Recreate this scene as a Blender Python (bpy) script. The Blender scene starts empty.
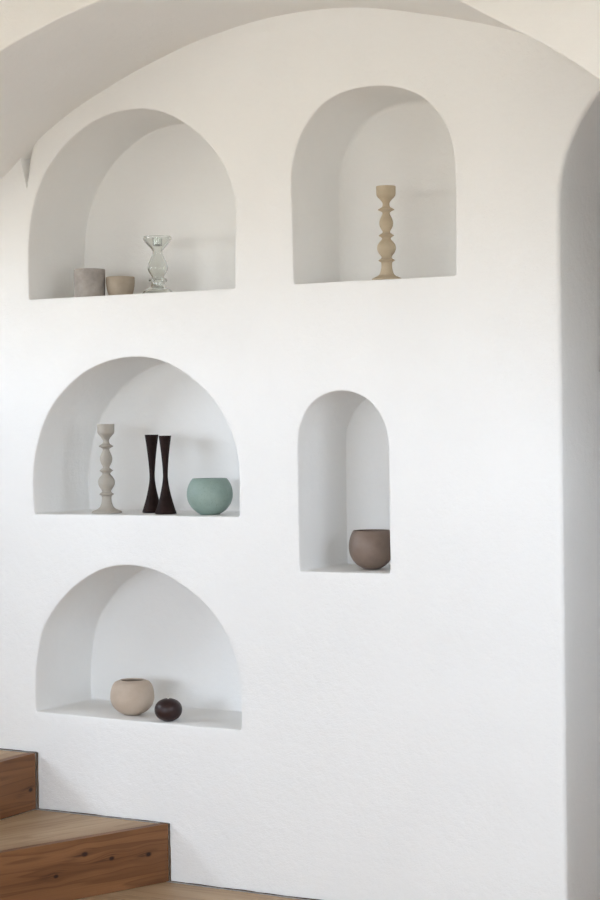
import bpy, bmesh, math, random
from mathutils import Vector, Matrix, noise
from mathutils.geometry import delaunay_2d_cdt

scene = bpy.context.scene
col = scene.collection
random.seed(4)
PI = math.pi

# ------------------------------------------------------------------ helpers
def nz(x, y, z, s=1.0):
    return noise.noise(Vector((x * s + 3.1, y * s - 7.7, z * s + 1.3)))

def link(name, bm, mat, parent=None, smooth=True, auto=None):
    me = bpy.data.meshes.new(name)
    bm.normal_update()
    bm.to_mesh(me)
    bm.free()
    o = bpy.data.objects.new(name, me)
    col.objects.link(o)
    me.materials.append(mat)
    for p in me.polygons:
        p.use_smooth = smooth
    if auto is not None:
        me.set_sharp_from_angle(angle=math.radians(auto))
    if parent:
        o.parent = parent
    return o

def structure(o):
    o['kind'] = 'structure'
    return o

def tag(o, label, cat, group=None):
    o['label'] = label
    o['category'] = cat
    if group:
        o['group'] = group
    return o

def empty(name, loc, label, cat, group=None):
    o = bpy.data.objects.new(name, None)
    o.empty_display_size = 0.05
    o.location = loc
    col.objects.link(o)
    return tag(o, label, cat, group)

def spline(pts, step=0.01):
    """Catmull-Rom through the points, resampled to about `step`."""
    out = []
    n = len(pts)
    for i in range(n - 1):
        p0 = Vector(pts[max(i - 1, 0)]); p1 = Vector(pts[i]); p2 = Vector(pts[i + 1]); p3 = Vector(pts[min(i + 2, n - 1)])
        k = max(1, int((p2 - p1).length / step))
        for j in range(k):
            t = j / k
            out.append(0.5 * ((2 * p1) + (p2 - p0) * t + (2 * p0 - 5 * p1 + 4 * p2 - p3) * t * t + (3 * p1 - p0 - 3 * p2 + p3) * t ** 3))
    out.append(Vector(pts[-1]))
    return out

def offset_loop(pts, d, closed=True):
    """Move a polyline sideways by d (positive = to the left of travel)."""
    n = len(pts); out = []
    for i in range(n):
        a = pts[i - 1] if (closed or i > 0) else pts[i]
        b = pts[(i + 1) % n] if (closed or i < n - 1) else pts[i]
        e1 = (pts[i] - a); e2 = (b - pts[i])
        e1 = e1.normalized() if e1.length > 1e-9 else Vector((0, 0))
        e2 = e2.normalized() if e2.length > 1e-9 else Vector((0, 0))
        if e1.length == 0: e1 = e2
        if e2.length == 0: e2 = e1
        n1 = Vector((-e1.y, e1.x)); n2 = Vector((-e2.y, e2.x))
        m = (n1 + n2)
        m = m / max(m.length_squared, 0.5) * 2 if m.length > 1e-6 else n1
        out.append(pts[i] + m * d)
    return out

def inside(p, poly):
    c = False; n = len(poly); j = n - 1
    for i in range(n):
        a, b = poly[i], poly[j]
        if (a.y > p.y) != (b.y > p.y) and p.x < (b.x - a.x) * (p.y - a.y) / (b.y - a.y) + a.x:
            c = not c
        j = i
    return c

def near(p, poly, d):
    d2 = d * d
    for q in poly:
        if (q.x - p.x) ** 2 + (q.y - p.y) ** 2 < d2:
            return True
    return False

# ------------------------------------------------------------------ materials
def new_mat(name):
    m = bpy.data.materials.new(name)
    m.use_nodes = True
    nt = m.node_tree
    b = nt.nodes['Principled BSDF']
    return m, nt, b

def nd(nt, t, **kw):
    n = nt.nodes.new(t)
    for k, v in kw.items():
        if k in n.inputs.keys():
            n.inputs[k].default_value = v
        else:
            setattr(n, k, v)
    return n

def ramp(nt, fac, stops):
    r = nt.nodes.new('ShaderNodeValToRGB')
    while len(r.color_ramp.elements) > 1:
        r.color_ramp.elements.remove(r.color_ramp.elements[-1])
    r.color_ramp.elements[0].position = stops[0][0]
    r.color_ramp.elements[0].color = (*stops[0][1], 1)
    for p, c in stops[1:]:
        e = r.color_ramp.elements.new(p); e.color = (*c, 1)
    nt.links.new(fac, r.inputs['Fac'])
    return r.outputs['Color']

def math_node(nt, op, a, b=None, c=None):
    n = nt.nodes.new('ShaderNodeMath'); n.operation = op
    for i, v in enumerate((a, b, c)):
        if v is None: continue
        if isinstance(v, (int, float)): n.inputs[i].default_value = v
        else: nt.links.new(v, n.inputs[i])
    return n.outputs[0]

def mix_color(nt, fac, a, b, mode='MIX'):
    n = nt.nodes.new('ShaderNodeMix'); n.data_type = 'RGBA'; n.blend_type = mode
    if isinstance(fac, (int, float)): n.inputs['Factor'].default_value = fac
    else: nt.links.new(fac, n.inputs['Factor'])
    for key, v in (('A', a), ('B', b)):
        s = [i for i in n.inputs if i.name == key and i.type == 'RGBA'][0]
        if isinstance(v, tuple): s.default_value = (*v, 1)
        else: nt.links.new(v, s)
    return [o for o in n.outputs if o.type == 'RGBA'][0]

def plaster(name, color, bump=0.35):
    m, nt, b = new_mat(name)
    tc = nd(nt, 'ShaderNodeTexCoord')
    n1 = nd(nt, 'ShaderNodeTexNoise', Scale=2.2, Detail=4.0, Roughness=0.55)
    n2 = nd(nt, 'ShaderNodeTexNoise', Scale=38.0, Detail=6.0, Roughness=0.62)
    n3 = nd(nt, 'ShaderNodeTexNoise', Scale=260.0, Detail=2.0)
    for n in (n1, n2, n3):
        nt.links.new(tc.outputs['Object'], n.inputs['Vector'])
    lo = tuple(c * 0.965 for c in color)
    nt.links.new(ramp(nt, n1.outputs['Fac'], [(0.3, lo), (0.62, color)]), b.inputs['Base Color'])
    b.inputs['Roughness'].default_value = 0.85
    b.inputs['Specular IOR Level'].default_value = 0.25
    h = math_node(nt, 'ADD', n2.outputs['Fac'], math_node(nt, 'MULTIPLY', n3.outputs['Fac'], 0.35))
    bp = nd(nt, 'ShaderNodeBump', Strength=bump, Distance=0.006)
    nt.links.new(h, bp.inputs['Height'])
    nt.links.new(bp.outputs['Normal'], b.inputs['Normal'])
    return m

def ceramic(name, c1, c2, rough=0.6, scale=14.0, bump=0.12, spec=0.4, speck=None):
    m, nt, b = new_mat(name)
    tc = nd(nt, 'ShaderNodeTexCoord')
    n1 = nd(nt, 'ShaderNodeTexNoise', Scale=scale, Detail=6.0, Roughness=0.6)
    n2 = nd(nt, 'ShaderNodeTexNoise', Scale=scale * 14, Detail=3.0)
    for n in (n1, n2):
        nt.links.new(tc.outputs['Object'], n.inputs['Vector'])
    c = ramp(nt, n1.outputs['Fac'], [(0.32, c1), (0.68, c2)])
    if speck:
        f = ramp(nt, n2.outputs['Fac'], [(0.62, (0, 0, 0)), (0.72, (1, 1, 1))])
        c = mix_color(nt, f, c, speck)
    nt.links.new(c, b.inputs['Base Color'])
    b.inputs['Roughness'].default_value = rough
    b.inputs['Specular IOR Level'].default_value = spec
    bp = nd(nt, 'ShaderNodeBump', Strength=bump, Distance=0.002)
    nt.links.new(n2.outputs['Fac'], bp.inputs['Height'])
    nt.links.new(bp.outputs['Normal'], b.inputs['Normal'])
    return m

def pine(name, light, mid, dark, knots=(), ring=7.0, seed=0.0):
    """Sawn softwood: grain runs along U, UVs are in metres."""
    m, nt, b = new_mat(name)
    uv = nd(nt, 'ShaderNodeUVMap')
    sx = nd(nt, 'ShaderNodeSeparateXYZ')
    nt.links.new(uv.outputs['UV'], sx.inputs[0])
    u, v = sx.outputs['X'], sx.outputs['Y']
    kmask = None; kring = None; push = None
    for (ku, kv, r) in knots:
        du = math_node(nt, 'SUBTRACT', u, ku); dv = math_node(nt, 'SUBTRACT', v, kv)
        d2 = math_node(nt, 'ADD', math_node(nt, 'MULTIPLY', math_node(nt, 'MULTIPLY', du, du), 0.45), math_node(nt, 'MULTIPLY', dv, dv))
        d = math_node(nt, 'SQRT', d2)
        k = math_node(nt, 'SUBTRACT', 1.0, math_node(nt, 'DIVIDE', d, r))
        k = math_node(nt, 'MAXIMUM', k, 0.0)
        kmask = k if kmask is None else math_node(nt, 'MAXIMUM', kmask, k)
        g = math_node(nt, 'EXPONENT', math_node(nt, 'MULTIPLY', d2, -1.0 / (r * 3.2) ** 2))
        p = math_node(nt, 'MULTIPLY', g, math_node(nt, 'MULTIPLY', dv, -0.6))
        push = p if push is None else math_node(nt, 'ADD', push, p)
    vv = v if push is None else math_node(nt, 'ADD', v, push)
    cx = nd(nt, 'ShaderNodeCombineXYZ')
    nt.links.new(math_node(nt, 'MULTIPLY', u, 0.9), cx.inputs[0])
    nt.links.new(math_node(nt, 'MULTIPLY', vv, ring * 2.2), cx.inputs[1])
    cx.inputs[2].default_value = seed
    n1 = nd(nt, 'ShaderNodeTexNoise', Scale=1.0, Detail=2.0, Roughness=0.45)
    nt.links.new(cx.outputs[0], n1.inputs['Vector'])
    rings = math_node(nt, 'FRACT', math_node(nt, 'MULTIPLY', n1.outputs['Fac'], 8.0))
    cx2 = nd(nt, 'ShaderNodeCombineXYZ')
    nt.links.new(math_node(nt, 'MULTIPLY', u, 9.0), cx2.inputs[0])
    nt.links.new(math_node(nt, 'MULTIPLY', vv, 420.0), cx2.inputs[1])
    cx2.inputs[2].default_value = seed + 5
    n2 = nd(nt, 'ShaderNodeTexNoise', Scale=1.0, Detail=3.0, Roughness=0.6)
    nt.links.new(cx2.outputs[0], n2.inputs['Vector'])
    cx3 = nd(nt, 'ShaderNodeCombineXYZ')
    nt.links.new(math_node(nt, 'MULTIPLY', u, 1.3), cx3.inputs[0])
    nt.links.new(math_node(nt, 'MULTIPLY', vv, 9.0), cx3.inputs[1])
    cx3.inputs[2].default_value = seed + 9
    n3 = nd(nt, 'ShaderNodeTexNoise', Scale=1.0, Detail=3.0, Roughness=0.5)
    nt.links.new(cx3.outputs[0], n3.inputs['Vector'])
    c = ramp(nt, n3.outputs['Fac'], [(0.3, mid), (0.7, light)])
    late = ramp(nt, rings, [(0.0, (0, 0, 0)), (0.62, (0.15, 0.15, 0.15)), (0.9, (0.85, 0.85, 0.85)), (0.97, (0.1, 0.1, 0.1))])
    c = mix_color(nt, math_node(nt, 'MULTIPLY', late, 0.5), c, dark)
    fine = ramp(nt, n2.outputs['Fac'], [(0.3, (0.80, 0.78, 0.76)), (0.65, (1.0, 1.0, 1.0))])
    c = mix_color(nt, 0.8, c, fine, 'MULTIPLY')
    if kmask is not None:
        kf = ramp(nt, kmask, [(0.0, (0, 0, 0)), (0.08, (0.25, 0.25, 0.25)), (0.28, (0.55, 0.55, 0.55)), (0.5, (1, 1, 1))])
        c = mix_color(nt, kf, c, (0.022, 0.010, 0.006))
        # dark resin streaks trail away from the knots along the grain
        ks = None
        for (ku, kv, r) in knots:
            su = math_node(nt, 'SUBTRACT', u, ku + 0.020)
            sv = math_node(nt, 'SUBTRACT', v, kv)
            bend = math_node(nt, 'ADD', math_node(nt, 'MULTIPLY', n3.outputs['Fac'], 0.030), -0.015)
            sv = math_node(nt, 'ADD', math_node(nt, 'ADD', sv, bend), math_node(nt, 'MULTIPLY', su, 0.22))
            e = math_node(nt, 'ADD', math_node(nt, 'MULTIPLY', math_node(nt, 'MULTIPLY', su, su), -1 / 0.045 ** 2), math_node(nt, 'MULTIPLY', math_node(nt, 'MULTIPLY', sv, sv), -1 / 0.0075 ** 2))
            e = math_node(nt, 'EXPONENT', e)
            ks = e if ks is None else math_node(nt, 'MAXIMUM', ks, e)
        line = ramp(nt, n2.outputs['Fac'], [(0.40, (1, 1, 1)), (0.58, (0, 0, 0))])
        c = mix_color(nt, math_node(nt, 'MULTIPLY', math_node(nt, 'MULTIPLY', ks, line), 0.85), c, (0.045, 0.017, 0.008))
    nt.links.new(c, b.inputs['Base Color'])
    b.inputs['Roughness'].default_value = 0.5
    b.inputs['Specular IOR Level'].default_value = 0.3
    bp = nd(nt, 'ShaderNodeBump', Strength=0.12, Distance=0.002)
    nt.links.new(n2.outputs['Fac'], bp.inputs['Height'])
    nt.links.new(bp.outputs['Normal'], b.inputs['Normal'])
    return m

M_WALL = plaster('lime_plaster', (0.83, 0.827, 0.814), 0.45)
M_CEIL = plaster('lime_plaster_ceiling', (0.83, 0.827, 0.814), 0.35)
M_CUP = ceramic('grey_raku_clay', (0.27, 0.245, 0.225), (0.40, 0.365, 0.335), 0.75, 22, 0.2, 0.3)
M_CUP2 = ceramic('sand_stoneware', (0.33, 0.27, 0.205), (0.42, 0.355, 0.28), 0.75, 20, 0.2, 0.3)
M_BEIGE_STICK = ceramic('sand_painted_wood', (0.42, 0.345, 0.245), (0.48, 0.40, 0.29), 0.65, 25, 0.12, 0.3)
M_GREY_STICK = ceramic('warm_grey_painted_wood', (0.36, 0.33, 0.285), (0.41, 0.375, 0.325), 0.62, 25, 0.1, 0.3)
M_DARK = ceramic('smoked_oak', (0.011, 0.0058, 0.0050), (0.024, 0.0125, 0.0105), 0.5, 30, 0.15, 0.08)
M_GREEN = ceramic('celadon_glaze', (0.20, 0.275, 0.24), (0.255, 0.335, 0.295), 0.5, 18, 0.08, 0.45, (0.17, 0.23, 0.20))
M_BROWN = ceramic('taupe_stoneware', (0.170, 0.122, 0.095), (0.215, 0.158, 0.125), 0.48, 20, 0.1, 0.4)
M_VASE = ceramic('sand_glaze', (0.44, 0.355, 0.28), (0.50, 0.41, 0.33), 0.6, 16, 0.1, 0.35)
M_CANDLE = ceramic('burgundy_wax', (0.019, 0.0075, 0.007), (0.030, 0.012, 0.011), 0.42, 20, 0.05, 0.4)
M_WICK = ceramic('cotton_wick', (0.66, 0.64, 0.60), (0.75, 0.73, 0.69), 0.9, 60, 0.2, 0.1)
def glass_mat():
    m, nt, b = new_mat('clear_glass')
    b.inputs['Base Color'].default_value = (0.90, 0.915, 0.895, 1)
    b.inputs['Roughness'].default_value = 0.01
    b.inputs['IOR'].default_value = 1.47
    b.inputs['Transmission Weight'].default_value = 1.0
    return m
M_GLASS = glass_mat()
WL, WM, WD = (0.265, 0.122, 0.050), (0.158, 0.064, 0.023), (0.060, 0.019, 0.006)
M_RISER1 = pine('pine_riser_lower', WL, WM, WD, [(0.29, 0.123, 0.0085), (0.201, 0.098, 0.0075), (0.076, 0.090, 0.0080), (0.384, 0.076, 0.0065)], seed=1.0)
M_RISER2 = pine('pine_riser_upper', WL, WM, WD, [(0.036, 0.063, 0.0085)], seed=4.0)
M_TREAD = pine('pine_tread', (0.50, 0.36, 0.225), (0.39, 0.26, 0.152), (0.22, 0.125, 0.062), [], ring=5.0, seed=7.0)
M_FLOOR = pine('pine_floor', (0.50, 0.36, 0.225), (0.39, 0.26, 0.152), (0.22, 0.125, 0.062), [], ring=5.0, seed=11.0)
M_BOARDS = ceramic('limewashed_boards', (0.42, 0.36, 0.29), (0.50, 0.44, 0.36), 0.7, 6, 0.1)
M_GAP_SHADE = ceramic('dark_gap_shade', (0.075, 0.05, 0.032), (0.12, 0.085, 0.06), 0.9, 6, 0.1)  # dark tone standing in for shade in the floor and wall gaps
M_FRAME = ceramic('white_painted_timber', (0.74, 0.73, 0.71), (0.78, 0.77, 0.75), 0.5, 10, 0.05)

# ------------------------------------------------------------------ niche wall
DEPTH = 0.285
# outlines on the wall plane (x along the wall, z up), clockwise from the lower left corner
NICHES = [
 ([(-0.931, 1.704), (-0.9300, 1.79), (-0.928, 1.869), (-0.920, 1.939), (-0.904, 2.000), (-0.870, 2.072), (-0.828, 2.124), (-0.782, 2.164), (-0.722, 2.202),
   (-0.663, 2.225), (-0.596, 2.238), (-0.530, 2.240), (-0.497, 2.236), (-0.440, 2.221), (-0.392, 2.199), (-0.345, 2.168), (-0.293, 2.125), (-0.253, 2.078),
   (-0.222, 2.026), (-0.204, 1.972), (-0.199, 1.912), (-0.201, 1.84), (-0.204, 1.705)], 0.004),
 ([(-0.012, 1.707), (-0.015, 1.82), (-0.017, 1.94), (-0.015, 2.023), (0.002, 2.092), (0.036, 2.150), (0.080, 2.192), (0.136, 2.219), (0.200, 2.230),
   (0.273, 2.227), (0.336, 2.211), (0.389, 2.183), (0.432, 2.140), (0.462, 2.089), (0.477, 2.030), (0.480, 1.94), (0.480, 1.82), (0.479, 1.707)], 0.015),
 ([(-0.921, 1.059), (-0.923, 1.10), (-0.923, 1.167), (-0.912, 1.243), (-0.888, 1.315), (-0.852, 1.378), (-0.801, 1.431), (-0.734, 1.477), (-0.662, 1.506),
   (-0.597, 1.519), (-0.545, 1.521), (-0.495, 1.516), (-0.440, 1.502), (-0.379, 1.473), (-0.325, 1.435), (-0.278, 1.390), (-0.240, 1.336), (-0.214, 1.278),
   (-0.200, 1.220), (-0.198, 1.163), (-0.199, 1.059)], 0.006),
 ([(-0.926, 0.460), (-0.927, 0.526), (-0.923, 0.593), (-0.911, 0.660), (-0.896, 0.710), (-0.873, 0.748), (-0.826, 0.803), (-0.767, 0.852), (-0.701, 0.887),
   (-0.636, 0.907), (-0.578, 0.912), (-0.526, 0.907), (-0.470, 0.894), (-0.415, 0.870), (-0.361, 0.838), (-0.310, 0.799), (-0.268, 0.753), (-0.236, 0.702),
   (-0.214, 0.642), (-0.203, 0.575), (-0.201, 0.507), (-0.203, 0.455)], 0.006),
 ([(-0.006, 0.911), (-0.008, 0.95), (-0.0075, 1.10), (-0.006, 1.275), (0.007, 1.328), (0.030, 1.367), (0.062, 1.392), (0.103, 1.406), (0.137, 1.408),
   (0.172, 1.402), (0.212, 1.383), (0.243, 1.352), (0.263, 1.313), (0.273, 1.266), (0.274, 1.135), (0.273, 0.912)], 0.004),
]
DOOR_X, DOOR_R, DOOR_S = 1.176, 0.405, 1.87
def door_outline():
    p = [Vector((DOOR_X - DOOR_R, z)) for z in (0.0, 0.15, 0.3, 0.45, 0.6, 0.75, 0.9, 1.05, 1.2, 1.35, 1.45, 1.46, 1.6, 1.72, 1.80)]
    n = 40
    for i in range(n + 1):
        a = PI - PI * i / n
        p.append(Vector((DOOR_X + DOOR_R * math.cos(a), DOOR_S + DOOR_R * math.sin(a))))
    p += [Vector((DOOR_X + DOOR_R, z)) for z in (1.8, 1.6, 1.4, 1.2, 1.0, 0.8, 0.6, 0.4, 0.2, 0.0)]
    return p

GROIN = [(2.036, -0.9305), (2.066, -0.9240), (2.097, -0.9165), (2.130, -0.9080), (2.165, -0.893), (2.195, -0.870), (2.240, -0.82)]
def groin_left(z):
    return -0.932 - 0.245 * (z - 2.037)
def groin_right(z):
    for (z0, x0), (z1, x1) in zip(GROIN, GROIN[1:]):
        if z <= z1:
            return x0 + (x1 - x0) * (z - z0) / (z1 - z0)
    return GROIN[-1][1]
def groin(x, z):
    """valley where the vault runs down into the wall at the left"""
    if not (2.037 < z < 2.24 and -1.0 < x < -0.80):
        return 0.0
    l, r = groin_left(z), groin_right(z)
    q = (x - l) / (r - l)
    if q <= 0 or q >= 1:
        return 0.0
    d = 0.070 * min(1.2, (z - 2.037) / 0.10) ** 0.8
    t = min(1.0, q / 0.10)
    return d * t * (1 - q) ** 1.7

def wave(x, y, z):
    """hand-trowelled unevenness of the wall face"""
    w = max(-0.0035, 0.0035 * nz(x, y, z, 1.6) + 0.0012 * nz(x, y, z, 7.0))
    if 2.3 < z < 2.6 and -0.5 < x < 0.4:
        # a day's-work seam: the plaster above it stands slightly proud
        t = min(1.0, max(0.0, (z - 2.398) / 0.010)) * min(1.0, max(0.0, (0.30 - x) / 0.30))
        w -= 0.006 * t * t * (3 - 2 * t)
    return w + (groin(x, z) if y < 0.01 else 0.0)

def round_corners(pts, idx, r=0.012, k=4):
    out = []
    n = len(pts)
    for i, p in enumerate(pts):
        if i in idx:
            a = (pts[i - 1] - p).normalized(); b = (pts[(i + 1) % n] - p).normalized()
            for j in range(k + 1):
                t = j / k
                out.append((p + a * r) * (1 - t) ** 2 + p * 2 * t * (1 - t) + (p + b * r) * t * t)
        else:
            out.append(p)
    return out

def build_niche_wall():
    bm = bmesh.new()
    X0, X1, Z0, Z1 = -2.5, 2.8, -0.2, 3.05
    loops = []
    for pts, rb in NICHES:
        arc = spline(pts, 0.012)
        a, b = Vector(pts[-1]), Vector(pts[0])
        k = int((b - a).length / 0.02)
        floor = [a.lerp(b, j / k) for j in range(1, k)]
        lp = arc + floor                       # clockwise
        lp = round_corners(lp, {0, len(arc) - 1}, 0.007)
        lp = [p + Vector((0.0013 * nz(p.x, 0, p.y, 9), 0.0013 * nz(p.x, 5, p.y, 9))) for p in lp]
        loops.append((lp, rb))
    LIP = 0.0045
    holes = [offset_loop(lp, LIP) for lp, rb in loops]
    door = door_outline()
    door_hole = offset_loop(door, 0.012, closed=False)
    door_hole[0].y = door_hole[-1].y = Z0
    hp = door_hole[:]
    door_hole[0] = Vector((door_hole[0].x, Z0)); door_hole[-1] = Vector((door_hole[-1].x, Z0))
    # ---- front face
    vs = []; es = []
    def loop_in(lp, closed=True):
        s = len(vs); vs.extend(lp); n = len(lp)
        for i in range(n if closed else n - 1):
            es.append((s + i, s + (i + 1) % n))
    rect = [Vector((X0, Z0)), Vector((X1, Z0)), Vector((X1, Z1)), Vector((X0, Z1))]
    loop_in(rect)
    for h in holes: loop_in(h)
    loop_in(door_hole, True)
    z = 2.037
    while z < 2.235:
        l, r = groin_left(z), groin_right(z)
        for q in (0.0, 0.1, 0.2, 0.32, 0.45, 0.6, 0.75, 0.88, 1.0):
            if r - l > 0.012 or q in (0.0, 0.32, 0.75):
                vs.append(Vector((l + (r - l) * q, z)))
        z += 0.005
    x = X0 + 0.05
    grid = []
    xs = []
    while x < X1:
        xs.append(x); x += 0.022 if -1.2 < x < 0.9 else 0.12
    zs = []
    z = Z0 + 0.03
    while z < Z1:
        zs.append(z); z += (0.006 if 2.385 < z < 2.42 else 0.022) if z < 2.5 else 0.1
    allh = holes + [door_hole]
    boxes = [(min(p.x for p in h) - .02, max(p.x for p in h) + .02, min(p.y for p in h) - .02, max(p.y for p in h) + .02) for h in allh]
    for x in xs:
        for z in zs:
            p = Vector((x + random.uniform(-.003, .003), z + random.uniform(-.003, .003)))
            ok = not (2.03 < p.y < 2.24 and groin_left(p.y) - 0.004 < p.x < groin_right(p.y) + 0.004)
            for h, bx in zip(allh, boxes):
                if bx[0] < p.x < bx[1] and bx[2] < p.y < bx[3] and (inside(p, h) or near(p, h, 0.012)):
                    ok = False; break
            if ok: vs.append(p)
    rv, re, rf, _, _, _ = delaunay_2d_cdt(vs, es, [], 0, 1e-6)
    bv = [bm.verts.new((p.x, 0.0, p.y)) for p in rv]
    for f in rf:
        c = (rv[f[0]] + rv[f[1]] + rv[f[2]]) / 3
        if any(bx[0] < c.x < bx[1] and bx[2] < c.y < bx[3] and inside(c, h) for h, bx in zip(allh, boxes)):
            continue
        try: bm.faces.new([bv[i] for i in f])      # CCW in xz seen from -y
        except ValueError: pass
    def ring(lp, y):
        return [bm.verts.new((p.x, y, p.y)) for p in lp]
    def bridge(a, b, closed=True):
        n = len(a)
        for i in range(n if closed else n - 1):
            j = (i + 1) % n
            try: bm.faces.new((a[i], a[j], b[j], b[i]))
            except ValueError: pass
    # ---- niches
    for (lp, rb), h in zip(loops, holes):
        rings = [ring(h, 0.0)]
        for k in range(1, 4):
            a = k / 3 * PI / 2
            rings.append(ring(offset_loop(lp, LIP * (1 - math.sin(a))), LIP * (1 - math.cos(a))))
        for t in (0.015, 0.05, 0.09, 0.13, 0.17, 0.205, DEPTH - rb - 0.008):
            q = [p + Vector((0.0016 * nz(p.x, t, p.y, 6), 0.0010 * nz(p.x + 4, t, p.y, 6))) for p in lp]
            rings.append(ring(q, t))
        last = None
        for k in range(0, 5):
            a = k / 4 * PI / 2
            last = offset_loop(lp, -rb * (1 - math.cos(a)))
            yy = DEPTH - rb + rb * math.sin(a)
            rings.append(ring(last, yy))
        for a, b in zip(rings, rings[1:]):
            bridge(a, b)
        v2 = list(last); e2 = [(i, (i + 1) % len(last)) for i in range(len(last))]
        bx = (min(p.x for p in last), max(p.x for p in last), min(p.y for p in last), max(p.y for p in last))
        xx = bx[0] + 0.02
        while xx < bx[1]:
            zz = bx[2] + 0.02
            while zz < bx[3]:
                p = Vector((xx + random.uniform(-.003, .003), zz + random.uniform(-.003, .003)))
                if inside(p, last) and not near(p, last, 0.014): v2.append(p)
                zz += 0.026
            xx += 0.026
        rv, re, rf, _, _, _ = delaunay_2d_cdt(v2, e2, [], 1, 1e-6)
        bb = [bm.verts.new((p.x, DEPTH, p.y)) for p in rv]
        for f in rf:
            try: bm.faces.new([bb[i] for i in f])
            except ValueError: pass
    # ---- doorway lining, with the shallow recess cut into its jamb
    dl = door
    dl[0] = Vector((dl[0].x, Z0)); dl[-1] = Vector((dl[-1].x, Z0))
    def jamb(y, rec):
        out = []
        for p in dl:
            if rec and p.x < DOOR_X - 0.3 and 1.4551 < p.y < 1.975:
                out.append(Vector((p.x - 0.09, p.y)))
            else:
                out.append(p)
        return out
    rings = [ring(hp, 0.0)]
    for k in range(1, 5):
        a = k / 4 * PI / 2
        q = offset_loop(dl, 0.012 * (1 - math.sin(a)), closed=False)
        q[0].y = q[-1].y = Z0
        rings.append(ring(q, 0.012 * (1 - math.cos(a))))
    for y, r in ((0.06, 0), (0.12, 0), (0.18, 0), (0.24, 0), (0.278, 0), (0.280, 1), (0.34, 1), (0.62, 1), (0.622, 0), (1.0, 0), (1.6, 0), (2.4, 0)):
        rings.append(ring([p + Vector((0.0015 * nz(p.x, y, p.y, 5), 0)) for p in jamb(y, r)], y))
    for a, b in zip(rings, rings[1:]):
        bridge(a, b, closed=False)
    bm.faces.new(rings[-1])
    bmesh.ops.remove_doubles(bm, verts=bm.verts, dist=2e-5)
    bmesh.ops.recalc_face_normals(bm, faces=bm.faces)
    for v in bm.verts:
        v.co.y += wave(v.co.x, v.co.y * 0.5, v.co.z)
    return bm

wall = structure(link('wall_back', build_niche_wall(), M_WALL, auto=50))

# ------------------------------------------------------------------ vault arch in front of the niche wall
ARC_X, ARC_Z, ARC_R, ARC_D = 0.03, 0.645, 1.78, 0.555
def build_arch():
    bm = bmesh.new()
    X0, X1, TOP = -2.5, 2.8, 3.05
    mid = [(-1.034, 2.076), (-0.956, 2.132), (-0.880, 2.189), (-0.758, 2.258), (-0.659, 2.302), (-0.541, 2.348), (-0.423, 2.386), (-0.361, 2.403),
           (-0.260, 2.425), (-0.144, 2.444), (-0.015, 2.454), (0.120, 2.452), (0.250, 2.437), (0.383, 2.409), (0.542, 2.367), (0.640, 2.335),
           (0.737, 2.295), (0.802, 2.257), (0.873, 2.215), (0.946, 2.173), (1.029, 2.117), (1.087, 2.073)]
    # beyond the photo the vault runs down to piers at both sides of the room
    left = [(-2.48, 1.74), (-2.35, 1.79), (-2.10, 1.83), (-1.80, 1.86), (-1.50, 1.90), (-1.25, 1.965)]
    right = [(1.25, 1.955), (1.45, 1.785), (1.65, 1.58), (1.83, 1.35), (1.97, 1.08), (2.05, 0.84), (2.08, ARC_Z)]
    prof = spline(left + mid + right, 0.03)
    def back(p):        # over the doorway the vault rises to a cross lunette
        if p.x > 0.737:
            top = 2.297
            if p.x > 1.75:
                top = 2.297 * max(0.0, (2.08 - p.x) / 0.33)
            return Vector((p.x, max(p.y, top)))
        return p
    def ring(fn, y):
        return [bm.verts.new((q.x, y, q.y)) for q in fn]
    R = 0.005
    sag = lambda x: 0.011 * min(1.0, max(0.0, (0.1 - x) / 0.4))
    rings = []
    for k in range(4):
        a = k / 3 * PI / 2
        q = offset_loop(prof, R * (1 - math.sin(a)), closed=False)
        q[-1].y = ARC_Z
        rings.append(ring([Vector((p.x, p.y - sag(p.x))) for p in q], -ARC_D + R * (1 - math.cos(a))))
    m = 14
    for k in range(1, m + 1):
        t = k / m
        y = -ARC_D + R + (ARC_D - R + 0.12) * t
        q = [p.lerp(back(p), t) + Vector((0, -sag(p.x) * (1 - t) + 0.003 * nz(p.x, y, 2.0, 4))) for p in prof]
        rings.append(ring(q, y))
    for a, b in zip(rings, rings[1:]):
        for i in range(len(a) - 1):
            bm.faces.new((a[i], b[i], b[i + 1], a[i + 1]))
    # front face: columns from the arch edge up to the ceiling, and the two piers
    f = rings[0]
    lo = f
    hi = []
    for v in f:
        if abs(v.co.x - ARC_X) > ARC_R - 0.001 and False:
            hi.append(None)
        hi.append(bm.verts.new((v.co.x, -ARC_D, TOP)))
    idx = range(len(f))
    rows = 10
    cols = []
    for i in idx:
        a = f[i].co; c = [f[i]]
        for r in range(1, rows + 1):
            z = a.z + (TOP - a.z) * r / rows
            c.append(bm.verts.new((a.x, -ARC_D, z)))
        cols.append(c)
    for c, d in zip(cols, cols[1:]):
        for r in range(rows):
            bm.faces.new((c[r], d[r], d[r + 1], c[r + 1]))
    for v in hi: bm.verts.remove(v)
    def quad(x0, x1, z0, z1):
        bm.faces.new([bm.verts.new(p) for p in ((x0, -ARC_D, z0), (x1, -ARC_D, z0), (x1, -ARC_D, z1), (x0, -ARC_D, z1))])
    xl, xr = f[0].co.x, f[-1].co.x
    quad(X0, xl, 1.74, TOP)
    quad(xr, X1, ARC_Z, TOP)
    bmesh.ops.remove_doubles(bm, verts=bm.verts, dist=1e-5)
    bmesh.ops.recalc_face_normals(bm, faces=bm.faces)
    for v in bm.verts:
        if v.co.y < -ARC_D + 0.001:
            v.co.y += 0.003 * nz(v.co.x, 0, v.co.z, 2.0)
    return bm
arch = structure(link('wall_arch', build_arch(), M_CEIL, auto=45))
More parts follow.
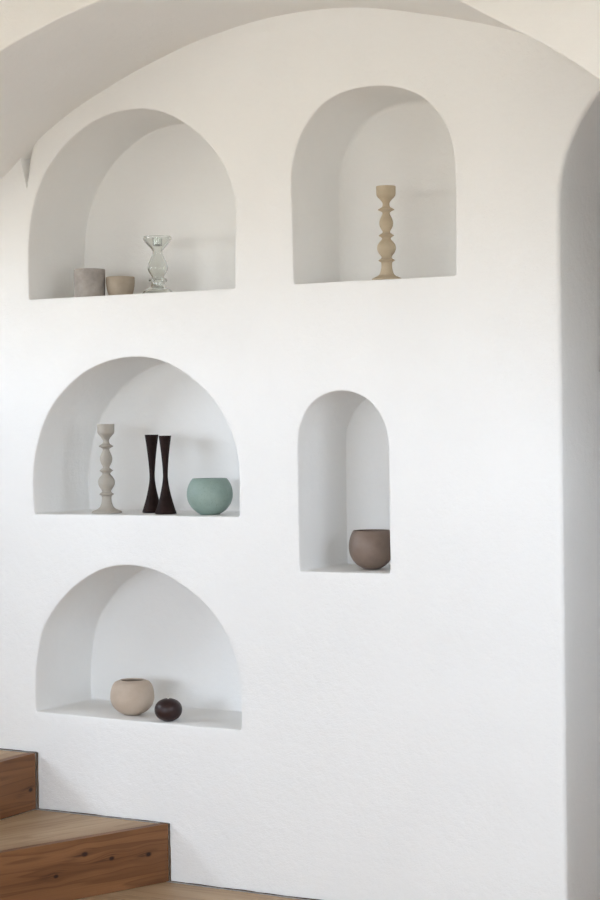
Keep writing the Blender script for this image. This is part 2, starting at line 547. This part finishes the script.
def pier(name, x0, x1):
    bm = bmesh.new()
    v = [bm.verts.new(p) for p in ((x0, -ARC_D, -0.2), (x1, -ARC_D, -0.2), (x1, 0.0, -0.2), (x0, 0.0, -0.2),
                                   (x0, -ARC_D, ARC_Z), (x1, -ARC_D, ARC_Z), (x1, 0.0, ARC_Z), (x0, 0.0, ARC_Z))]
    for q in ((0, 1, 5, 4), (1, 2, 6, 5), (2, 3, 7, 6), (3, 0, 4, 7), (4, 5, 6, 7), (3, 2, 1, 0)):
        bm.faces.new([v[k] for k in q])
    structure(link(name, bm, M_CEIL, smooth=False))
pier('wall_pier_right', 2.08, 2.8)

# ------------------------------------------------------------------ room shell
def slab(bm, x0, x1, y0, y1, z0, z1):
    v = [bm.verts.new(p) for p in ((x0, y0, z0), (x1, y0, z0), (x1, y1, z0), (x0, y1, z0), (x0, y0, z1), (x1, y0, z1), (x1, y1, z1), (x0, y1, z1))]
    for f in ((3, 2, 1, 0), (4, 5, 6, 7), (0, 1, 5, 4), (1, 2, 6, 5), (2, 3, 7, 6), (3, 0, 4, 7)):
        bm.faces.new([v[i] for i in f])
def uv_planar(bm, origin, u, v):
    L = bm.loops.layers.uv.verify()
    for f in bm.faces:
        for l in f.loops:
            d = l.vert.co - origin
            l[L].uv = (d.dot(u), d.dot(v))

YB = -7.0
# floor boards run along the wall
bm = bmesh.new()
L = None
random.seed(9)
y = -0.014
edges = []
while y > YB:
    edges.append((y - 0.166, y)); y -= 0.168
for (a, b) in edges:
    slab(bm, -2.5, 2.8, a, b, -0.03, 0.0)
slab(bm, DOOR_X - DOOR_R + .0, DOOR_X + DOOR_R, 0.0, 2.4, -0.03, 0.0)
L = bm.loops.layers.uv.verify()
for f in bm.faces:
    c = f.calc_center_median()
    k = int(-c.y / 0.168)
    for l in f.loops:
        l[L].uv = (l.vert.co.x + 3.7 * k, l.vert.co.y + 0.6 * k)
floor = structure(link('floor', bm, M_FLOOR, smooth=False))
bm = bmesh.new(); slab(bm, -2.5, 2.8, YB, 0.0, -0.12, -0.09); structure(link('subfloor', bm, M_GAP_SHADE, smooth=False))

bm = bmesh.new(); slab(bm, -2.5, 2.8, YB, 0.0, 3.05, 3.15)
structure(link('ceiling', bm, M_BOARDS, smooth=False))

def wall_with_window(name, wname, along, pos, lo, hi, w0, w1, s0, s1, outward):
    """wall slab at x=pos (along='y') or y=pos (along='x'), with one opening and a timber frame"""
    t = 0.3 * outward
    def box(bm, a0, a1, z0, z1, p0=pos, p1=pos + t):
        p0, p1 = sorted((p0, p1))
        if along == 'y': slab(bm, p0, p1, a0, a1, z0, z1)
        else: slab(bm, a0, a1, p0, p1, z0, z1)
    bm = bmesh.new()
    box(bm, lo, w0, -0.2, 3.05); box(bm, w1, hi, -0.2, 3.05)
    box(bm, w0, w1, -0.2, s0); box(bm, w0, w1, s1, 3.05)
    structure(link(name, bm, M_WALL, smooth=False))
    bm = bmesh.new()
    a, b = pos + t * 0.45, pos + t * 0.62
    for c0, c1, z0, z1 in ((w0, w0 + .05, s0, s1), (w1 - .05, w1, s0, s1), (w0 + .05, w1 - .05, s0, s0 + .05), (w0 + .05, w1 - .05, s1 - .05, s1),
                           ((w0 + w1) / 2 - .025, (w0 + w1) / 2 + .025, s0 + .05, s1 - .05)):
        box(bm, c0, c1, z0, z1, a, b)
    structure(link(wname, bm, M_FRAME, smooth=False))

WIN_L = (-3.2, -0.85, 1.3, 2.0)
WIN_F = (-2.2, 2.4, 0.90, 2.02)
wall_with_window('wall_left', 'window_1', 'y', -2.5, YB, 0.0, *WIN_L, -1)
FILL_R = (-2.15, -0.75, 1.15, 2.05)  # unseen opening added to throw fill light on jamb and niche sides
wall_with_window('wall_right', 'fill_opening_right', 'y', 2.15, -2.4, 0.0, *FILL_R, 1)
bm = bmesh.new(); slab(bm, 2.8, 2.95, YB, -2.4, -0.2, 3.05); slab(bm, 2.45, 2.95, -2.4, -2.25, -0.2, 3.05); structure(link('wall_rear_right', bm, M_WALL, smooth=False))
wall_with_window('wall_front', 'window_2', 'x', YB, -2.5, 2.8, *WIN_F, -1)

# unseen low wall added beside the stairs to keep light off the lower wall
bm = bmesh.new(); slab(bm, -1.83, -0.95, -1.30, -1.175, 0.0, 1.40); structure(link('stair_light_blocker', bm, M_WALL, smooth=False))

# ------------------------------------------------------------------ winder stairs
stairs = empty('staircase', (-0.9, -0.5, 0.0), 'pine winder stairs with knotty risers climbing left along the white wall', 'stairs')
def board(name, poly, z0, z1, mat, u, origin, parent, bev=0.0015):
    bm = bmesh.new()
    lo = [bm.verts.new((x, y, z0)) for x, y in poly]; hi = [bm.verts.new((x, y, z1)) for x, y in poly]
    bm.faces.new(hi); bm.faces.new(lo[::-1])
    n = len(poly)
    for i in range(n):
        j = (i + 1) % n
        bm.faces.new((lo[i], lo[j], hi[j], hi[i]))
    bmesh.ops.recalc_face_normals(bm, faces=bm.faces)
    bmesh.ops.bevel(bm, geom=bm.edges[:], offset=bev, segments=2, affect='EDGES', profile=0.6)
    uu = Vector(u).normalized(); vv = Vector((uu.y, -uu.x, 0))
    L = bm.loops.layers.uv.verify()
    for f in bm.faces:
        for l in f.loops:
            d = l.vert.co - Vector(origin)
            w = d.z if abs(f.normal.z) < 0.5 else d.dot(vv)
            l[L].uv = (d.dot(uu), w)
    o = link(name, bm, mat, smooth=False)
    o.parent = parent
    o.matrix_parent_inverse = Matrix.Translation(-Vector(parent.location))
    return o
G = -0.0085            # gap to the plaster
d1 = Vector((-0.375, -0.927))
nose1 = Vector((-0.4475, G)); end1 = nose1 + d1 * 1.22
in1 = Vector((-0.927, 0.375)) * 0.028
R1, R2 = 0.168, 0.338
e2x = -0.922
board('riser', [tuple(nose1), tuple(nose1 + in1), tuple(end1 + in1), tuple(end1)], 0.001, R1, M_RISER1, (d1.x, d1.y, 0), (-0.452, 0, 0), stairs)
i1 = nose1 + in1 * 1.02; i2 = end1 + in1 * 1.02
GT = -0.015
board('tread', [(i1.x, GT), (e2x + 0.001, GT), (e2x + 0.001, i2.y), (i2.x - 0.0, i2.y)] if i2.x > e2x else [(i1.x, GT), (e2x + .001, GT), (e2x + .001, i2.y)],
      R1 - 0.032, R1, M_TREAD, (d1.x, d1.y, 0), (-0.452, 0, 0), stairs)
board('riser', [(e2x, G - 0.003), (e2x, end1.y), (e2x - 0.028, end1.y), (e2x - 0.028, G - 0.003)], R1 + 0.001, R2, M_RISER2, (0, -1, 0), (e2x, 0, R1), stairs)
board('tread', [(e2x - 0.0285, GT), (-1.71, GT), (-1.71, end1.y), (e2x - 0.0285, end1.y)], R2 - 0.032, R2, M_TREAD, (0, -1, 0), (e2x, 0, R1), stairs)
board('side_panel', [(e2x, end1.y - 0.001), (e2x, end1.y - 0.024), (-1.71, end1.y - 0.024), (-1.71, end1.y - 0.001)], 0.001, R2, M_TREAD, (-1, 0, 0), (e2x, 0, 0), stairs)

# dark strips painting in the shade of the gap along floor, treads and risers
def shade_strip(path, w):
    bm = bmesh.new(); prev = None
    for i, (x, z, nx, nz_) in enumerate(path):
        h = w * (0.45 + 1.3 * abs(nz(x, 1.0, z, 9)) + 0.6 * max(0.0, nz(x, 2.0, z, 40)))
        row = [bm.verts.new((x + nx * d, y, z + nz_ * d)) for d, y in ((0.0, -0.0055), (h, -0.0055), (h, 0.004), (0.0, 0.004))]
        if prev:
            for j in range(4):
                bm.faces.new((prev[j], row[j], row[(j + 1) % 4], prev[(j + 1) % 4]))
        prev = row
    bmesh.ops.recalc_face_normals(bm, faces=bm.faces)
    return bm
def hline(x0, x1, z): return [(x0 + (x1 - x0) * i / 90, z, 0, 1) for i in range(91)]
def vline(x, z0, z1): return [(x, z0 + (z1 - z0) * i / 30, 1, 0) for i in range(31)]
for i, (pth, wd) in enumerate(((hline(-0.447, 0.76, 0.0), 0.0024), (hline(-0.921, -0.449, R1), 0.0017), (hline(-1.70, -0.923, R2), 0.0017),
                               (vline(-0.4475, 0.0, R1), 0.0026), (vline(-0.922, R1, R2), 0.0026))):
    structure(link('gap_shade_%d' % (i + 1), shade_strip(pth, wd), M_GAP_SHADE, smooth=False))

# ------------------------------------------------------------------ turned and thrown pieces
def lathe_bm(prof, seg=64, closed=False):
    """prof: (radius, z) from the axis or around a closed section"""
    bm = bmesh.new()
    rows = []
    for r, z in prof:
        if r < 1e-6:
            rows.append([bm.verts.new((0, 0, z))])
        else:
            rows.append([bm.verts.new((r * math.cos(2 * PI * i / seg), r * math.sin(2 * PI * i / seg), z)) for i in range(seg)])
    pairs = list(zip(rows, rows[1:]))
    if closed: pairs.append((rows[-1], rows[0]))
    for a, b in pairs:
        for i in range(seg):
            j = (i + 1) % seg
            if len(a) == 1 and len(b) == 1: continue
            if len(a) == 1: bm.faces.new((a[0], b[j], b[i]))
            elif len(b) == 1: bm.faces.new((a[i], a[j], b[0]))
            else: bm.faces.new((a[i], a[j], b[j], b[i]))
    bmesh.ops.recalc_face_normals(bm, faces=bm.faces)
    return bm

def smooth_prof(pts, step=0.002):
    return [(max(p.x, 0.0), p.y) for p in spline(pts, step)]

def shell(name, outer, inner, mat, loc, parent=None, auto=60):
    """outer profile from the foot to the rim, inner from the rim down to the well"""
    o = link(name, lathe_bm([(0, outer[0][1])] + outer + inner + [(0, inner[-1][1])]), mat, parent, auto=auto)
    o.location = loc
    return o

def rest(x, y, z):
    return (x, y, z + 0.0012)

# -- top left niche
ZA = 1.704
o = shell('cup', smooth_prof([(0.0448, 0.0), (0.0462, 0.003), (0.0466, 0.010), (0.0470, 0.05), (0.0473, 0.080), (0.0473, 0.0878)]) + [(0.0468, 0.0896), (0.0455, 0.0900)],
          [(0.0438, 0.0894), (0.0432, 0.087), (0.043, 0.05), (0.0425, 0.012), (0.038, 0.007)], M_CUP, rest(-0.785, 0.11, ZA))
tag(o, 'tall grey mottled clay cup beside the low beige bowl in the top left niche', 'cup')
o = shell('bowl', smooth_prof([(0.0305, 0.0), (0.0322, 0.002), (0.0358, 0.010), (0.0404, 0.026), (0.0428, 0.042), (0.0436, 0.055), (0.0432, 0.0630)]) + [(0.0427, 0.0648), (0.0417, 0.0652)],
          [(0.0404, 0.0643), (0.0400, 0.061), (0.038, 0.038), (0.033, 0.018), (0.025, 0.008)], M_CUP2, rest(-0.700, 0.15, ZA))
tag(o, 'low beige stoneware bowl between the grey clay cup and the clear glass candlestick', 'bowl')

g = empty('glass_candlestick', rest(-0.544, 0.12, ZA), 'clear glass baluster candlestick in the top left niche', 'candlestick')
def glass_part(name, outer, t, solid_bottom=False):
    o = smooth_prof([(r, z * 0.974) for r, z in outer], 0.0015)
    pts = [Vector(p) for p in o]
    inn = [(max(p.x, 0.0006), p.y) for p in offset_loop(pts, t, closed=False)]
    inn[0] = (inn[0][0], o[0][1]); inn[-1] = (inn[-1][0], o[-1][1])
    return link(name, lathe_bm(o + inn[::-1], 64, closed=True), M_GLASS, g, auto=50)
glass_part('foot', [(0.0505, 0.0), (0.0495, 0.004), (0.0466, 0.0090), (0.0395, 0.0165), (0.0300, 0.0222), (0.0225, 0.0265), (0.0204, 0.0330), (0.0208, 0.0405)], 0.0048)
glass_part('collar', [(0.0212, 0.0408), (0.0250, 0.0422), (0.0272, 0.0455), (0.0270, 0.0490), (0.0240, 0.0522), (0.0192, 0.0532)], 0.0060)
glass_part('stem', [(0.0184, 0.0535), (0.0180, 0.0570), (0.0205, 0.0625), (0.0262, 0.0710), (0.0298, 0.0800), (0.0300, 0.0865), (0.0282, 0.0960), (0.0245, 0.1070), (0.0190, 0.1180), (0.0152, 0.1275), (0.0148, 0.1350)], 0.0030)
glass_part('candle_cup', [(0.0149, 0.1353), (0.0180, 0.1410), (0.0250, 0.1490), (0.0340, 0.1585), (0.0405, 0.1675), (0.0425, 0.1735), (0.0422, 0.1785), (0.0412, 0.1803)], 0.0050)
bmx = lathe_bm([(0.0, 0.1480), (0.0105, 0.1482), (0.0135, 0.1505), (0.0142, 0.1720), (0.0128, 0.1722), (0.0120, 0.1530), (0.0, 0.1520)], 48)
link('candle_socket', bmx, M_GLASS, g, auto=40)

# -- turned candlesticks (top right niche, middle left niche)
STICK_FOOT = [(0.0405, 0.0), (0.0412, 0.0025), (0.0400, 0.0048), (0.0330, 0.0085), (0.0250, 0.0125), (0.0195, 0.0190), (0.0165, 0.0280), (0.0148, 0.0380), (0.0146, 0.0470), (0.0160, 0.0515)]
STICK_STEM = [(0.0160, 0.0515), (0.0200, 0.0540), (0.0226, 0.0560), (0.0200, 0.0585), (0.0150, 0.0620), (0.0140, 0.0655), (0.0165, 0.0710), (0.0215, 0.0775), (0.0252, 0.0860),
              (0.0258, 0.0930), (0.0238, 0.1010), (0.0190, 0.1085), (0.0130, 0.1150), (0.0120, 0.1190), (0.0165, 0.1235), (0.0208, 0.1265), (0.0170, 0.1300), (0.0112, 0.1345),
              (0.0102, 0.1380), (0.0128, 0.1430), (0.0170, 0.1510), (0.0188, 0.1590), (0.0182, 0.1680), (0.0150, 0.1770), (0.0112, 0.1850), (0.0100, 0.1905), (0.0135, 0.1945),
              (0.0195, 0.1975), (0.0224, 0.1998), (0.0190, 0.2025), (0.0120, 0.2070), (0.0096, 0.2120), (0.0092, 0.2170)]
STICK_CUP = [(0.0092, 0.2170), (0.0115, 0.2225), (0.0175, 0.2300), (0.0240, 0.2370), (0.0262, 0.2430), (0.0266, 0.2540), (0.0268, 0.2640)]
def turned_stick(mat, loc, label, group=None, sz=1.0, sr=1.0, sf=1.0):
    e = empty('candlestick', loc, label, 'candlestick', group)
    sc_ = lambda pts: [(r * sr, z * sz) for r, z in pts]
    f = smooth_prof([(r * (1 + (sf - 1) * max(0.0, 1 - z / 0.035)), z) for r, z in sc_(STICK_FOOT)], 0.0015)
    link('foot', lathe_bm([(0, f[0][1])] + f + [(0, f[-1][1])]), mat, e, auto=45)
    s = smooth_prof(sc_(STICK_STEM), 0.0010)
    link('stem', lathe_bm([(0, s[0][1])] + s + [(0, s[-1][1])]), mat, e, auto=45)
    c = smooth_prof(sc_(STICK_CUP), 0.0015)
    top = 0.2660 * sz
    c = [(0, c[0][1])] + c + [(0.0262 * sr, top), (0.0135 * sr, top), (0.0125 * sr, top - 0.002), (0.0120 * sr, top - 0.025), (0, top - 0.025)]
    link('candle_cup', lathe_bm(c), mat, e, auto=45)
    return e
turned_stick(M_BEIGE_STICK, rest(0.2475, 0.055, 1.707), 'tall sand beige turned candlestick standing alone in the top right niche', sz=0.963)
turned_stick(M_GREY_STICK, rest(-0.715, 0.085, 1.059), 'tall warm grey turned candlestick beside the two dark hourglass candlesticks', sz=1.002, sr=0.98, sf=1.14)

# -- dark hourglass candlesticks
def hourglass(loc, label, h, rt, rw, rb, wz):
    pr = [(rb * 0.985, 0.0), (rb, 0.002)]
    n = 40
    for i in range(n + 1):
        t = i / n
        if t < wz:
            s = (wz - t) / wz; r = rw + (rb - rw) * (0.42 * s + 0.58 * s ** 2) * 1.0 if s > 0 else rw
            r = rw + (rb - rw) * (s ** 1.55)
        else:
            s = (t - wz) / (1 - wz); r = rw + (rt - rw) * (s ** 1.5)
        pr.append((r, 0.002 + (h - 0.003) * t))
    e = link('hourglass_candlestick', lathe_bm([(0, 0)] + pr + [(rt * 0.97, h), (0.0115, h), (0.0110, h - 0.002), (0.0105, h - 0.022), (0, h - 0.022)]), M_DARK, auto=45)
    e.location = loc
    return tag(e, label, 'candlestick', 'dark hourglass candlesticks')
hourglass(rest(-0.5940, 0.15, 1.059), 'dark brown hourglass candlestick, the slightly taller one at the back beside the grey candlestick', 0.2330, 0.0207, 0.0078, 0.0310, 0.46)
hourglass(rest(-0.5035, 0.085, 1.059), 'dark brown hourglass candlestick standing in front, nearer the green round vase', 0.2300, 0.0185, 0.0071, 0.0318, 0.49)

# -- round vases
def round_vase(name, r, h, rim, foot, mat, loc, label, cat, zmax=0.52, lip=0.004, wall_t=0.0055, dome=False):
    pts = [(foot * 0.96, 0.0), (foot, 0.0015)]
    n = 22
    for i in range(1, n + 1):
        t = i / n
        z = 0.0015 + (h - 0.0015) * t
        if t < zmax:
            s = (zmax - t) / zmax
            a = math.acos(min(1, foot / r)) ; rr = r * math.cos(math.asin(min(1, s * math.sin(a))))
        else:
            s = (t - zmax) / (1 - zmax)
            a = math.acos(min(1, rim / r)); rr = r * math.cos(math.asin(min(1, s * math.sin(a))))
            if dome: rr = rim + (r - rim) * max(0.0, 1 - s ** 2.3) ** 0.5
        pts.append((rr, z))
    pr = smooth_prof(pts, 0.0015)
    inn = [(rim - lip * 0.35, h + 0.0012), (rim - lip * 0.8, h + 0.0008), (rim - lip, h - 0.002)]
    for i in range(1, 14):
        t = 1 - i / 14
        z = 0.008 + (h - 0.010) * t
        if t < zmax:
            s = (zmax - t) / zmax; a = math.acos(min(1, foot / r)); rr = r * math.cos(math.asin(min(1, s * math.sin(a))))
        else:
            s = (t - zmax) / (1 - zmax); a = math.acos(min(1, rim / r)); rr = r * math.cos(math.asin(min(1, s * math.sin(a))))
        inn.append((max(rr - wall_t, 0.004), z))
    o = shell(name, pr, inn, mat, loc, auto=60)
    return tag(o, label, cat)
round_vase('vase', 0.0670, 0.1035, 0.0510, 0.0290, M_GREEN, rest(-0.353, 0.09, 1.059), 'round sage green ceramic vase beside the dark hourglass candlesticks', 'vase', 0.56)
round_vase('vase', 0.0640, 0.1055, 0.0520, 0.0265, M_BROWN, rest(0.158, 0.12, 0.913), 'round taupe brown ceramic vase alone in the narrow niche', 'vase', 0.57)
round_vase('vase', 0.0657, 0.1020, 0.0385, 0.0270, M_VASE, rest(-0.6335, 0.088, 0.4590), 'round pale beige vase with a dark opening in the lowest niche', 'vase', 0.50, lip=0.004, dome=True)

cd = empty('candle', rest(-0.474, 0.040, 0.4568), 'small dark burgundy ball candle with white wick beside the pale beige vase', 'candle')
pts = [(0.0, 0.0), (0.0150, 0.0)]
for i in range(1, 28):
    a = -PI / 2 + PI * i / 28
    r = 0.0404 * math.cos(a) ** 0.86
    z = 0.0325 + 0.0325 * math.copysign(abs(math.sin(a)) ** 0.95, math.sin(a))
    if r > 0.0158: pts.append((r, max(z, 0.0004)))
pts += [(0.0120, 0.0648), (0.0060, 0.0645), (0.0, 0.0644)]
link('wax', lathe_bm(pts), M_CANDLE, cd, auto=60)
link('wick', lathe_bm([(0, 0.0640), (0.0022, 0.0640), (0.0021, 0.0695), (0.0013, 0.0708), (0, 0.0708)], 12), M_WICK, cd, auto=40)

# ------------------------------------------------------------------ daylight: an overcast sky above darker ground, seen through two windows and an added fill opening
def portal(name, loc, rot, sx, sy):
    l = bpy.data.lights.new(name, 'AREA')
    l.shape = 'RECTANGLE'; l.size = sx; l.size_y = sy
    l.cycles.is_portal = True
    o = bpy.data.objects.new(name, l); o.location = loc; o.rotation_euler = rot
    col.objects.link(o)
portal('daylight_portal_left', (-2.52, (WIN_L[0] + WIN_L[1]) / 2, (WIN_L[2] + WIN_L[3]) / 2), (0, -PI / 2, 0), WIN_L[3] - WIN_L[2], WIN_L[1] - WIN_L[0])
portal('daylight_portal_front', ((WIN_F[0] + WIN_F[1]) / 2, YB - 0.02, (WIN_F[2] + WIN_F[3]) / 2), (PI / 2, 0, 0), WIN_F[1] - WIN_F[0], WIN_F[3] - WIN_F[2])
portal('fill_portal_right', (2.17, (FILL_R[0] + FILL_R[1]) / 2, (FILL_R[2] + FILL_R[3]) / 2), (0, PI / 2, 0), FILL_R[3] - FILL_R[2], FILL_R[1] - FILL_R[0])
w = bpy.data.worlds.new('World'); scene.world = w; w.use_nodes = True
nt = w.node_tree
bgn = nt.nodes['Background']
tc = nt.nodes.new('ShaderNodeTexCoord'); sp = nt.nodes.new('ShaderNodeSeparateXYZ')
nt.links.new(tc.outputs['Generated'], sp.inputs[0])
elev = math_node(nt, 'MULTIPLY_ADD', sp.outputs['Z'], 0.5, 0.5)
SKY = ramp(nt, elev, [(0.30, (0.29, 0.278, 0.235)), (0.465, (0.44, 0.425, 0.38)), (0.53, (0.765, 0.86, 0.99)), (1.0, (0.735, 0.85, 0.99))])
nt.links.new(SKY, bgn.inputs['Color'])
# the overcast is brightest on the stair side of the house
glow = math_node(nt, 'MULTIPLY_ADD', sp.outputs['X'], -5.8, 17.0)
nt.links.new(glow, bgn.inputs['Strength'])

# ------------------------------------------------------------------ camera
cam = bpy.data.cameras.new('Camera'); co = bpy.data.objects.new('Camera', cam); col.objects.link(co)
F = 1863.0
cam.sensor_fit = 'VERTICAL'; cam.sensor_height = 36.0; cam.lens = F / 900 * 36.0
cam.clip_start = 0.05
yaw, pit, rol = (math.radians(a) for a in (29.34, -0.728, -0.70))
fw = Vector((-math.sin(yaw) * math.cos(pit), math.cos(yaw) * math.cos(pit), math.sin(pit)))
rt = Vector((math.cos(yaw), math.sin(yaw), 0)); up = rt.cross(fw)
r2 = rt * math.cos(rol) + up * math.sin(rol); u2 = -rt * math.sin(rol) + up * math.cos(rol)
co.matrix_world = Matrix(((r2.x, u2.x, -fw.x, 2.5294), (r2.y, u2.y, -fw.y, -4.5), (r2.z, u2.z, -fw.z, 1.3128), (0, 0, 0, 1)))
scene.camera = co

vs_ = scene.view_settings
scene.display_settings.display_device = 'sRGB'
vs_.view_transform = 'Standard'; vs_.look = 'None'; vs_.gamma = 1.0; vs_.use_curve_mapping = False
vs_.exposure = 0.0
try:
    scene.cycles.use_denoising = True
    scene.cycles.max_bounces = 12; scene.cycles.diffuse_bounces = 8; scene.cycles.transmission_bounces = 12
except Exception:
    pass
